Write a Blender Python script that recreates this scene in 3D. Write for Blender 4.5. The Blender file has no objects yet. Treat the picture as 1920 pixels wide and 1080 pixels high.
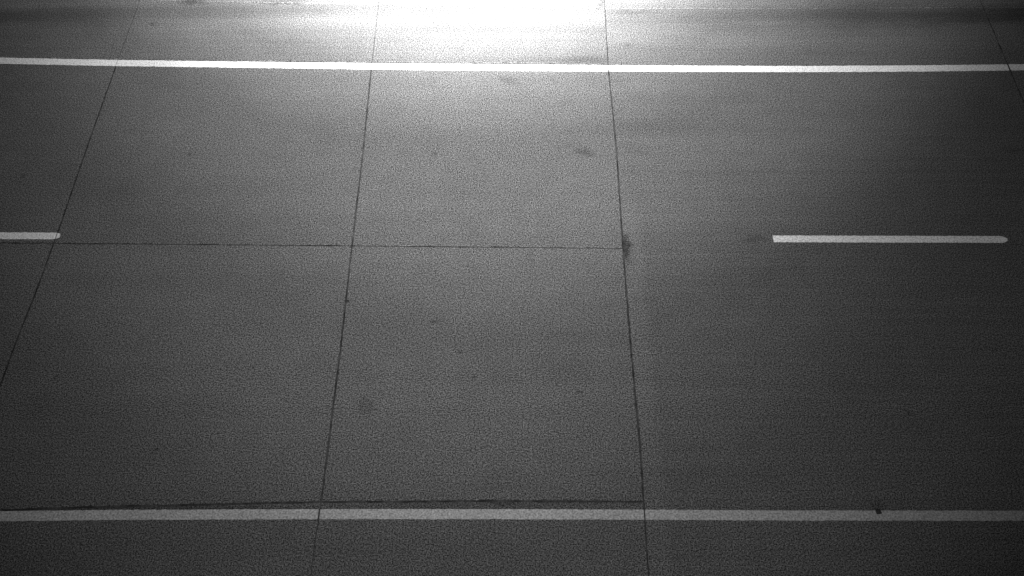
import bpy, bmesh, math, random
from mathutils import Vector, Matrix, noise as mnoise

random.seed(7)
scene = bpy.context.scene
col = scene.collection
R = math.radians

# ------------------------------------------------------------------ camera
CAM_H = 10.85
cam_data = bpy.data.cameras.new('camera')
cam_data.sensor_width = 36.0
cam_data.lens = 39.325
cam_data.clip_end = 2000.0
cam = bpy.data.objects.new('camera', cam_data)
cam.location = (0, 0, CAM_H)
cam.rotation_euler = (R(90 - 51), 0, 0)
col.objects.link(cam)
scene.camera = cam

# ------------------------------------------------------------------ night sky (the photograph is a grey-scale night picture)
world = bpy.data.worlds.new('World')
scene.world = world
world.use_nodes = True
wn = world.node_tree
wn.nodes.clear()
sky = wn.nodes.new('ShaderNodeTexSky')
sky.sky_type = 'NISHITA'
sky.sun_disc = False
sky.sun_elevation = R(40)
sky.sun_rotation = R(0)
bw = wn.nodes.new('ShaderNodeRGBToBW')
bg = wn.nodes.new('ShaderNodeBackground')
bg.inputs['Strength'].default_value = 0.006
wo = wn.nodes.new('ShaderNodeOutputWorld')
wn.links.new(sky.outputs[0], bw.inputs[0])
wn.links.new(bw.outputs[0], bg.inputs['Color'])
wn.links.new(bg.outputs[0], wo.inputs['Surface'])

# faint moonlight
sd = bpy.data.lights.new('moon', 'SUN')
sd.energy = 0.01
sd.angle = R(6)
so = bpy.data.objects.new('moon', sd)
so.rotation_euler = (R(50), 0, R(180))
so.location = (0, 0, 60)
col.objects.link(so)

# the five lenses of the floodlight on the mast beside the camera
LAMP = Vector((0, 0, CAM_H + 0.25))
LAMP_GAIN = 34200.0


def flood(aim, half, asp, blend, k):
    ld = bpy.data.lights.new('floodlight', 'SPOT')
    ld.spot_size = 2 * half
    ld.spot_blend = blend
    ld.energy = k * LAMP_GAIN
    ld.shadow_soft_size = 0.03
    lo = bpy.data.objects.new('floodlight', ld)
    d = (Vector((aim[0], aim[1], 0)) - LAMP).normalized()
    r = d.cross(Vector((0, 0, 1))).normalized()
    u = r.cross(d)
    m = Matrix((r, u, -d)).transposed().to_4x4()
    lo.matrix_world = Matrix.Translation(LAMP) @ m @ Matrix.Diagonal((1, 1 / asp, 1, 1))
    col.objects.link(lo)


flood((-0.586, 17.932), 0.372, 1.692, 1.0, 2.396)
flood((-0.240, 20.864), 0.479, 1.026, 1.0, 0.821)
flood((-0.736, 17.273), 0.747, 0.763, 1.0, 0.116)
flood((-0.678, 21.914), 0.325, 1.259, 1.0, 9.439)
flood((-1.192, 19.456), 0.537, 0.817, 1.0, 0.230)

vs = scene.view_settings
vs.view_transform = 'Standard'
vs.look = 'None'
vs.exposure = 0.0
vs.gamma = 1.0
vs.use_curve_mapping = False
scene.cycles.use_denoising = False      # keep the fine grain of the concrete


# ------------------------------------------------------------------ helpers
def interp(pts, x):
    if x <= pts[0][0]:
        return pts[0][1]
    for (a, b), (c, d) in zip(pts, pts[1:]):
        if x <= c:
            return b + (d - b) * (x - a) / (c - a)
    return pts[-1][1]


def jit(a, b, c=0.0):
    return mnoise.noise(Vector((a, b, c)))


def link(name, bm, mat, parent=None, smooth=False):
    me = bpy.data.meshes.new(name)
    bm.normal_update()
    bm.to_mesh(me)
    bm.free()
    me.materials.append(mat)
    if smooth:
        for p in me.polygons:
            p.use_smooth = True
    o = bpy.data.objects.new(name, me)
    col.objects.link(o)
    if parent:
        o.parent = parent
    return o


class NB:
    """small node-building helper"""

    def __init__(self, name):
        self.m = bpy.data.materials.new(name)
        self.m.use_nodes = True
        self.t = self.m.node_tree
        self.b = self.t.nodes['Principled BSDF']
        g = self.t.nodes.new('ShaderNodeNewGeometry')
        self.pos = g.outputs['Position']

    def put(self, sock, v):
        if hasattr(v, 'is_linked'):
            self.t.links.new(v, sock)
        else:
            sock.default_value = v

    def math(self, op, a, b=0.0, c=None):
        n = self.t.nodes.new('ShaderNodeMath')
        n.operation = op
        self.put(n.inputs[0], a)
        self.put(n.inputs[1], b)
        if c is not None:
            self.put(n.inputs[2], c)
        return n.outputs[0]

    def vec(self, op, a, b):
        n = self.t.nodes.new('ShaderNodeVectorMath')
        n.operation = op
        self.put(n.inputs[0], a)
        self.put(n.inputs[1], b)
        return n.outputs['Value'] if op in ('LENGTH', 'DOT_PRODUCT', 'DISTANCE') else n.outputs['Vector']

    def noise(self, v, scale, detail=3.0, rough=0.55):
        n = self.t.nodes.new('ShaderNodeTexNoise')
        self.t.links.new(v, n.inputs['Vector'])
        n.inputs['Scale'].default_value = scale
        n.inputs['Detail'].default_value = detail
        n.inputs['Roughness'].default_value = rough
        return n.outputs['Fac']

    def ramp(self, v, a, b, c, d, smooth=True):
        n = self.t.nodes.new('ShaderNodeMapRange')
        n.interpolation_type = 'SMOOTHSTEP' if smooth else 'LINEAR'
        self.put(n.inputs['Value'], v)
        for k, x in zip(('From Min', 'From Max', 'To Min', 'To Max'), (a, b, c, d)):
            n.inputs[k].default_value = x
        return n.outputs['Result']

    def sep(self, v):
        n = self.t.nodes.new('ShaderNodeSeparateXYZ')
        self.t.links.new(v, n.inputs[0])
        return n.outputs

    def mul(self, a, b):
        return self.math('MULTIPLY', a, b)

    def blob(self, P, cx, cy, rx, ry, rot, strength, core=0.3):
        """soft-edged stain: returns a multiplier field"""
        n = self.t.nodes.new('ShaderNodeMapping')
        n.vector_type = 'TEXTURE'
        self.t.links.new(P, n.inputs['Vector'])
        n.inputs['Location'].default_value = (cx, cy, 0)
        n.inputs['Rotation'].default_value = (0, 0, R(rot))
        n.inputs['Scale'].default_value = (rx, ry, 1)
        l = self.vec('LENGTH', n.outputs[0], (0, 0, 0))
        return self.ramp(l, core, 1.0, 1.0 - strength, 1.0)

    def finish(self, value, rough=0.9, spec=0.2, bump=None, dist=0.002):
        c = self.t.nodes.new('ShaderNodeCombineColor')
        for i in range(3):
            self.t.links.new(value, c.inputs[i])
        self.t.links.new(c.outputs[0], self.b.inputs['Base Color'])
        self.b.inputs['Roughness'].default_value = rough
        self.b.inputs['Specular IOR Level'].default_value = spec
        if bump is not None:
            n = self.t.nodes.new('ShaderNodeBump')
            n.inputs['Strength'].default_value = 0.5
            n.inputs['Distance'].default_value = dist
            self.t.links.new(bump, n.inputs['Height'])
            self.t.links.new(n.outputs[0], self.b.inputs['Normal'])
        return self.m


# ------------------------------------------------------------------ materials
def flat_pos(b):
    """ground position with z dropped, so stains run through the whole slab"""
    return b.vec('MULTIPLY', b.pos, (1, 1, 0))


def concrete(name, base, kind):
    b = NB(name)
    P = flat_pos(b)
    # speckle of exposed aggregate
    f1 = b.ramp(b.noise(P, 72.0, 0.0, 0.5), 0.25, 0.75, 0.12, 1.88, False)
    f2 = b.ramp(b.noise(P, 40.0, 0.0, 0.5), 0.25, 0.75, 0.76, 1.24, False)
    # broad mottling and wear streaks along the direction of travel
    lg = b.ramp(b.noise(P, 0.55, 4.0, 0.6), 0.3, 0.7, 0.95, 1.05, False)
    md = b.ramp(b.noise(P, 3.2, 4.0, 0.6), 0.3, 0.7, 0.94, 1.06, False)
    st = b.ramp(b.noise(b.vec('MULTIPLY', P, (0.12, 3.4, 0)), 1.0, 5.0, 0.65), 0.3, 0.7, 0.945, 1.055, False)
    v = b.mul(b.mul(f1, f2), b.mul(b.mul(lg, md), st))
    pit = b.ramp(b.noise(P, 11.0, 2.0, 0.5), 0.735, 0.79, 1.0, 0.60)
    v = b.mul(v, pit)
    oi = b.t.nodes.new('ShaderNodeObjectInfo')
    v = b.mul(v, b.ramp(oi.outputs['Random'], 0, 1, 0.97, 1.03, False))
    # ragged stain coordinates
    nz = b.t.nodes.new('ShaderNodeTexNoise')
    b.t.links.new(P, nz.inputs['Vector'])
    nz.inputs['Scale'].default_value = 9.0
    nz.inputs['Detail'].default_value = 4.0
    off = b.vec('SCALE', b.vec('SUBTRACT', nz.outputs['Color'], (0.5, 0.5, 0.5)), (0, 0, 0))
    off.node.inputs['Scale'].default_value = 0.16
    Q = b.vec('MULTIPLY', b.vec('ADD', P, off), (1, 1, 0))
    for s in STAINS[kind]:
        v = b.mul(v, b.blob(Q, *s))
    x, y, z = b.sep(Q)
    if kind == 'deck':
        # pale header strip beside the joint, then darker worn concrete
        hd = b.ramp(x, 1.60, 1.72, 1.12, 0.975)
        fade = b.ramp(y, 9.6, 10.6, 1.0, 0.0)
        v = b.mul(v, b.math('ADD', 1.0, b.mul(fade, b.math('SUBTRACT', hd, 1.0))))
        tn = b.ramp(b.noise(b.vec('MULTIPLY', P, (0.25, 14.0, 0)), 1.0, 3.0, 0.6), 0.3, 0.7, 0.93, 1.07, False)
        v = b.mul(v, tn)
    if kind == 'shoulder':
        v = b.mul(v, b.ramp(b.noise(b.vec('MULTIPLY', P, (0.10, 3.0, 0)), 1.0, 2.0, 0.6), 0.35, 0.65, 0.86, 1.12, False))
    if kind in ('deck', 'shoulder', 'strip'):
        # grime washed into the gutter, streaky along the road
        gn = b.noise(b.vec('MULTIPLY', P, (0.35, 2.6, 0)), 1.0, 4.0, 0.6)
        yy = b.math('ADD', y, b.ramp(gn, 0.3, 0.7, -0.12, 0.12, False))
        band = b.mul(b.ramp(yy, 13.86, 14.20, 0.0, 1.0), b.ramp(yy, 14.28, 14.62, 1.0, 0.0))
        if kind in ('deck', 'strip'):
            amt = b.ramp(x, 0.8, 8.5, 0.10, 0.52, False)
        else:
            amt = b.ramp(x, -9.0, -3.5, 0.40, 0.0, False)
        v = b.mul(v, b.math('SUBTRACT', 1.0, b.mul(band, amt)))
        if kind == 'deck':
            b2 = b.mul(b.ramp(yy, 13.3, 13.6, 0.0, 1.0), b.ramp(yy, 13.75, 13.95, 1.0, 0.0))
            v = b.mul(v, b.math('ADD', 1.0, b.mul(b2, 0.07)))
    v = b.mul(v, base)
    return b.finish(v, 0.92, 0.15, f1, 0.0012)


# stains: centre x, y, radius x, y, turn, strength, core   (metres)
SPECK = [(-1.069, 11.177, .035, .05), (-0.617, 7.788, .03, .04), (0.786, 7.218, .05, .04),
         (-0.437, 7.427, .06, .03), (-5.347, 7.442, .04, .04), (-6.628, 10.744, .06, .06),
         (-4.447, 11.177, .06, .05), (-3.99, 6.449, .04, .035)]
STAINS = {
    'lane': [(0.997, 11.20, .24, .14, -20, .36, .05), (0.72, 11.33, .30, .07, 8, .12, .1),
             (-0.05, 12.70, .28, .12, -28, .26, .1), (0.75, 12.2, .25, .09, 20, .09, .1),
             (-1.686, 7.035, .16, .17, 0, .26, .1), (0.24, 9.25, .08, .45, 0, .10, .2),
             (-0.942, 8.251, .11, .035, 8, .34, .2), (0.65, 7.5, .5, .25, 10, .08, .2),
             (-0.10, 5.99, 1.0, .10, 0, .07, .2)]
            + [(a, c, d, e, 0, .42, .1) for a, c, d, e in SPECK],
    'shoulder': [(-5.034, 14.58, .32, .09, 0, .45, .2), (-3.6, 14.54, .55, .045, 0, .38, .2),
                 (-3.5, 14.35, 1.2, .10, 0, .13, .2), (-5.555, 14.028, .10, .07, 0, .35, .1),
                 (1.05, 13.16, .55, .14, 0, .22, .1), (-1.3, 14.35, .4, .05, 0, .15, .2), (0.3, 14.3, .3, .06, 0, .15, .2)],
    'strip': [(-5.034, 14.64, .32, .10, 0, .45, .2), (-3.6, 14.60, .6, .05, 0, .35, .2), (1.4, 14.55, .08, .2, 0, .3, .2)],
    'near': [(-0.086, 5.80, .25, .05, 0, .25, .2), (-3.3, 5.72, 2.6, .10, -1.2, .35, .2),
             (-0.4, 5.77, 2.0, .09, 0, .2, .3), (-5.4, 5.68, 1.5, .09, 2, .3, .3)],
    'deck': [(1.462, 9.47, .075, .34, 3, .60, .3), (1.50, 9.40, .12, .36, 0, .15, .2), (3.15, 9.60, .28, .09, 6, .25, .2),
             (1.777, 13.514, .12, .07, 0, .22, .1), (1.75, 11.22, .30, .08, 0, .10, .1), (6.956, 11.26, .3, .1, 0, .2, .1),
             (1.9, 14.32, .5, .09, 0, .25, .2), (3.934, 5.76, .12, .10, 0, .3, .2), (4.55, 6.95, .06, .05, 0, .3, .2)],
}
CONC = 0.115
M_LANE = concrete('lane_concrete', CONC, 'lane')
M_SHLD = concrete('shoulder_concrete', CONC * 1.0, 'shoulder')
M_GUTR = concrete('far_strip_concrete', CONC * 1.04, 'strip')
M_NEAR = concrete('near_shoulder_concrete', CONC * 0.95, 'near')
M_DECK = concrete('deck_concrete', CONC * 0.97, 'deck')


def sealant_mat():
    b = NB('joint_sealant')
    P = flat_pos(b)
    n = b.noise(P, 5.0, 4.0, 0.65)
    v = b.ramp(n, 0.38, 0.68, 0.016, 0.075, False)
    v = b.mul(v, b.ramp(b.noise(P, 60.0, 2.0, 0.6), 0.3, 0.7, 0.5, 1.5, False))
    return b.finish(v, 0.75, 0.3)


def paint_mat(name, base, wear, fade=None):
    b = NB(name)
    P = flat_pos(b)
    f1 = b.ramp(b.noise(P, 50.0, 0.0, 0.5), 0.25, 0.75, 0.62, 1.30, False)
    f2 = b.ramp(b.noise(P, 16.0, 4.0, 0.65), 0.3, 0.7, 1.0 - wear, 1.0 + wear * .5, False)
    f3 = b.ramp(b.noise(P, 1.4, 3.0, 0.6), 0.3, 0.7, 0.93, 1.05, False)
    v = b.mul(b.mul(f1, f2), b.mul(f3, base))
    # chips where the concrete shows through
    c = b.ramp(b.noise(P, 42.0, 4.0, 0.7), 0.66, 0.73, 0.0, 0.85)
    v = b.math('ADD', b.mul(v, b.math('SUBTRACT', 1.0, c)), b.mul(c, CONC * 1.2))
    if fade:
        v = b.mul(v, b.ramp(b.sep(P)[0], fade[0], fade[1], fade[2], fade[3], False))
    v = b.math('MINIMUM', v, 0.9)
    return b.finish(v, 0.7, 0.3, f1, 0.0008)


def plain_mat(name, a, c, scale, rough=0.9):
    b = NB(name)
    v = b.ramp(b.noise(b.pos, scale, 5.0, 0.65), 0.3, 0.7, a, c, False)
    return b.finish(v, rough, 0.2, v, 0.01)


M_SEAL = sealant_mat()
M_PAINT = paint_mat('line_paint', 0.80, 0.12)
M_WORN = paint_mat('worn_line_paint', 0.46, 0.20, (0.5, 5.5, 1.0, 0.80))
M_EARTH = plain_mat('verge_earth', 0.03, 0.09, 3.0)
M_BASE = plain_mat('road_bed_gravel', 0.03, 0.08, 20.0)
M_STONE = plain_mat('dark_stone', 0.015, 0.05, 60.0)

# ------------------------------------------------------------------ ground
bm = bmesh.new()
bmesh.ops.create_grid(bm, x_segments=60, y_segments=60, size=600)
for vtx in bm.verts:
    r = max(abs(vtx.co.y - 9) - 14, 0)
    vtx.co.z = -0.46 + 0.9 * jit(vtx.co.x * .02, vtx.co.y * .02) * min(1, r / 60)
ground = link('ground', bm, M_EARTH)
ground['kind'] = 'structure'

# ------------------------------------------------------------------ road: bed, slabs, joints, markings
Y_NEAR, Y_FAR = 2.2, 17.4
X_L, X_R = -29.0, 29.0


def box(bm, x0, x1, y0, y1, z0, z1):
    vs_ = [bm.verts.new((x, y, z)) for z in (z0, z1) for x, y in ((x0, y0), (x1, y0), (x1, y1), (x0, y1))]
    for f in ((3, 2, 1, 0), (4, 5, 6, 7), (0, 1, 5, 4), (1, 2, 6, 5), (2, 3, 7, 6), (3, 0, 4, 7)):
        bm.faces.new([vs_[i] for i in f])


bm = bmesh.new()
box(bm, X_L - .5, X_R + .5, Y_NEAR - .6, Y_FAR + .6, -0.46, -0.2)
road = link('road', bm, M_BASE)
road['kind'] = 'structure'

# longitudinal joints: y as a function of x
JA = [(-29, 13.9), (-7.673, 13.24), (-6.788, 13.215), (-5.888, 13.19), (-4.464, 13.166), (-2.867, 13.141), (-1.273, 13.117), (0.0, 13.104), (1.43, 13.078)]
JB = [(-29, 9.75), (-6.607, 9.539), (-4.332, 9.516), (-2.06, 9.489), (1.44, 9.448)]
JC = [(-29, 5.3), (-5.504, 5.71), (-4.711, 5.748), (-3.796, 5.77), (-2.937, 5.793), (-2.075, 5.812), (-0.346, 5.825), (1.44, 5.818)]
JD = [(-29, 15.4), (-8.0, 14.72), (-5.0, 14.60), (-3.6, 14.555), (0.0, 14.46), (1.319, 14.415), (3.67, 14.413), (7.85, 14.44), (29, 14.8)]
JN = [(-29, Y_NEAR), (29, Y_NEAR)]
JF = [(-29, Y_FAR), (29, Y_FAR)]
# transverse joints: x as a function of y
J1 = [(2, -6.00), (7.8, -5.965), (8.7, -5.928), (9.77, -5.909), (11.37, -5.908), (13.2, -5.891), (14.36, -5.872), (18, -5.86)]
J2 = [(2, -2.09), (5.318, -2.078), (5.948, -2.061), (7.96, -2.051), (9.49, -2.061), (11.26, -2.064), (13.08, -2.09), (18, -2.11)]
J3 = [(2, 1.405), (5.2, 1.412), (5.69, 1.421), (6.55, 1.437), (7.88, 1.424), (9.49, 1.429), (11.156, 1.451), (13.08, 1.430), (14.63, 1.455), (18, 1.46)]


def cst(x):
    return [(2, x), (18, x)]


LEFT = [cst(-28.9), cst(-25.1), cst(-21.4), cst(-17.5), cst(-13.6), cst(-9.72), J1, J2, J3]
RIGHT = [J3, [(2, 7.40), (18, 7.38)], cst(13.4), cst(19.3), cst(25.2), cst(28.9)]


def slab(bot, top, left, right, gb, gt, gl, gr, mat, seed):
    """one concrete panel; bot/top give y(x), left/right give x(y), g* the half-widths of its joints"""
    pts = []
    xm0, xm1 = interp(left, 9), interp(right, 9)

    def half(g, t, k):
        return g * (1 + 0.45 * jit(t * 3.1, seed * .37, k) + 0.65 * jit(t * 9.0, seed, k + 5))

    def corner(lon, tra, gx, gy):
        x = interp(tra, 9)
        for _ in range(3):
            y = interp(lon, x)
            x = interp(tra, y)
        return x + gx, y + gy
    c = [corner(bot, left, gl, gb), corner(bot, right, -gr, gb), corner(top, right, -gr, -gt), corner(top, left, gl, -gt)]
    nx = max(6, int((xm1 - xm0) / .06))
    for i in range(nx):                                   # near edge
        x = c[0][0] + (c[1][0] - c[0][0]) * i / nx
        pts.append((x, interp(bot, x) + half(gb, x, 1.0)))
    ny = max(6, int((c[2][1] - c[1][1]) / .06))
    for i in range(ny):                                   # right edge
        y = c[1][1] + (c[2][1] - c[1][1]) * i / ny
        pts.append((interp(right, y) - half(gr, y, 2.0), y))
    for i in range(nx):                                   # far edge
        x = c[2][0] + (c[3][0] - c[2][0]) * i / nx
        pts.append((x, interp(top, x) - half(gt, x, 3.0)))
    for i in range(ny):                                   # left edge
        y = c[3][1] + (c[0][1] - c[3][1]) * i / ny
        pts.append((interp(left, y) + half(gl, y, 4.0), y))
    cx = sum(p[0] for p in pts) / len(pts)
    cy = sum(p[1] for p in pts) / len(pts)
    bm_ = bmesh.new()
    n = len(pts)
    lo_ = [bm_.verts.new((x, y, -0.2)) for x, y in pts]
    md_ = [bm_.verts.new((x, y, -0.004)) for x, y in pts]
    hi_ = []
    for i, (x, y) in enumerate(pts):
        a, d = Vector(pts[i - 1]), Vector(pts[(i + 1) % n])
        t = (d - a).normalized()
        hi_.append(bm_.verts.new((x - t.y * .003, y + t.x * .003, 0.0)))
    for i in range(n):
        j = (i + 1) % n
        bm_.faces.new((lo_[i], lo_[j], md_[j], md_[i]))
        bm_.faces.new((md_[i], md_[j], hi_[j], hi_[i]))
    bm_.faces.new(hi_)
    bm_.faces.new(lo_[::-1])
    o = link('concrete_slab', bm_, mat, road)
    return o


k = 0
for li, ri in zip(LEFT, LEFT[1:]):
    gl = .0095
    gr = .0115 if ri is J3 else .0095
    for bot, top, gb, gt, m, q in ((JN, JC, .006, .013, M_NEAR, .35), (JC, JB, .013, .0115, M_LANE, 1), (JB, JA, .0115, .009, M_LANE, 1), (JA, JD, .009, .007, M_SHLD, .40), (JD, JF, .007, .006, M_GUTR, .40)):
        slab(bot, top, li, ri, gb, gt, gl * q, gr * q, m, k)
        k += 1
for li, ri in zip(RIGHT, RIGHT[1:]):
    s = slab(JN, JD, li, ri, .006, .003, .0085, .0085, M_DECK, k)
    slab(JD, JF, li, ri, .003, .006, .006, .006, M_GUTR, k + 300)
    s['label'] = 'full width concrete deck panel without a centre joint'
    k += 1


def sealant(pts, w, zt=-.007):
    bm_ = bmesh.new()
    rows = []
    for i, p in enumerate(pts):
        a, d = Vector(pts[max(i - 1, 0)]), Vector(pts[min(i + 1, len(pts) - 1)])
        t = (d - a).normalized()
        nrm = Vector((-t.y, t.x)) * w
        p = Vector(p)
        rows.append([bm_.verts.new((*(p + nrm * s), z)) for s, z in ((-1, -.19), (1, -.19), (1, zt), (-1, zt))])
    for a, d in zip(rows, rows[1:]):
        for i in range(4):
            j = (i + 1) % 4
            bm_.faces.new((a[i], a[j], d[j], d[i]))
    bm_.faces.new(rows[0][::-1])
    bm_.faces.new(rows[-1])
    bmesh.ops.recalc_face_normals(bm_, faces=bm_.faces)
    return link('joint_sealant', bm_, M_SEAL, road)


for tr in LEFT[1:] + RIGHT[1:-1]:
    sealant([(x, max(min(y, Y_FAR - .03), Y_NEAR + .03)) for y, x in tr], .03)
sealant([(min(max(x, -28.8), 28.8), y) for x, y in JD], .03, -.0085)
for lon in (JA, JB, JC):
    sealant([(max(x, -28.8), y) for x, y in lon[:-1]] + [(1.40, interp(lon, 1.40))], .034, -.0085)


# ---- painted lines: ribbons with slightly ragged edges, broken where they cross a joint
def painted(name, centre, width, x0, x1, mat, gaps, seed, taper=None):
    bm_ = bmesh.new()
    spans = []
    a = x0
    for g, w in gaps:
        spans.append((a, g - w))
        a = g + w
    spans.append((a, x1))
    for si, (a, d) in enumerate(spans):
        n = max(4, int((d - a) / .035))
        prev = None
        for i in range(n + 1):
            x = a + (d - a) * i / n
            y = interp(centre, x)
            wl = width / 2 * (1 +   .14 * jit(x * 17, seed) + .06 * jit(x * 3, seed + 3))
            wu = width / 2 * (1 + .14 * jit(x * 17, seed + 9) + .06 * jit(x * 3, seed + 12))
            xl = xu = x
            if taper and x1 - x < .11:
                q = max(0.0, 1 - (1 - (x1 - x) / .11) ** 2) ** .5
                wl *= .25 + .75 * q ** taper[0]
                wu *= .25 + .75 * q ** taper[1]
            cur = [bm_.verts.new((xl, y - wl, .0025)), bm_.verts.new((xu, y + wu, .0025)),
                   bm_.verts.new((xl, y - wl - .001, .0002)), bm_.verts.new((xu, y + wu + .001, .0002))]
            if prev:
                bm_.faces.new((prev[0], cur[0], cur[1], prev[1]))
                bm_.faces.new((prev[2], cur[2], cur[0], prev[0]))
                bm_.faces.new((prev[1], cur[1], cur[3], prev[3]))
            else:
                bm_.faces.new((cur[2], cur[0], cur[1], cur[3]))
            prev = cur
        bm_.faces.new((prev[3], prev[1], prev[0], prev[2]))
    return link(name, bm_, mat, road)


LT = [(-29, 13.82), (-7.65, 13.16), (-6.766, 13.129), (-5.869, 13.104), (-4.448, 13.074), (-2.856, 13.043), (-1.268, 13.013),
      (0.0, 12.995), (1.425, 12.983), (2.69, 12.971), (4.272, 12.965), (5.856, 12.977), (6.651, 12.989), (7.606, 13.007), (29, 13.4)]
LE = [(-29, 5.25), (-5.484, 5.64), (-4.345, 5.656), (-2.059, 5.665), (-0.343, 5.665), (1.372, 5.659), (3.086, 5.649), (5.486, 5.646), (29, 5.62)]
DX = [(-29, 9.86), (-6.64, 9.659), (3.38, 9.605), (6.39, 9.594), (29, 9.5)]
o = painted('edge_line', LT, .135, -28.7, 28.7, M_PAINT, [(-9.72, .012), (-5.893, .003), (-2.09, .003), (1.43, .007), (7.38, .012)], 1)
o['label'] = 'bright white edge line along the far shoulder'
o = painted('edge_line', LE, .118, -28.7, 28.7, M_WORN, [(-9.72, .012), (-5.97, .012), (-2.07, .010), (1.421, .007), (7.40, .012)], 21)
o['label'] = 'duller white edge line along the near shoulder'
painted('lane_dash', DX, .112, -21.1, -18.06, M_PAINT, [], 31)
o = painted('lane_dash', DX, .112, -8.86, -5.86, M_PAINT, [(-5.909, .004)], 41, (1.4, .8))
o['label'] = 'lane dash ending at a transverse joint'
o = painted('lane_dash', DX, .112, 3.38, 6.41, M_PAINT, [], 51, (.9, .9))
o['label'] = 'lane dash lying on the jointless deck panel'
painted('lane_dash', DX, .112, 15.6, 18.62, M_PAINT, [], 61)

# ------------------------------------------------------------------ loose stones
def stone(x, y, r, flat, seed, label, z=0.0):
    bm_ = bmesh.new()
    bmesh.ops.create_icosphere(bm_, subdivisions=2, radius=r)
    for v_ in bm_.verts:
        d = 1 + .55 * mnoise.noise(v_.co / r * 1.1 + Vector((seed, 0, 0)))
        v_.co = v_.co * d
        v_.co.z = max(v_.co.z, -r * .5) * flat
    zm = min(v_.co.z for v_ in bm_.verts)
    for v_ in bm_.verts:
        v_.co.z -= zm
    o_ = link('stone', bm_, M_STONE)
    o_.location = (x, y, z)
    o_['label'] = label
    o_['category'] = 'stone'
    o_['group'] = 'loose stones on the pavement'
    return o_


stone(3.934, 5.690, .031, .55, 3, 'dark stone lying on the worn white edge line', .0028)
stone(-2.035, 8.575, .021, .6, 8, 'small dark stone beside the transverse joint in the concrete lane', .0003)
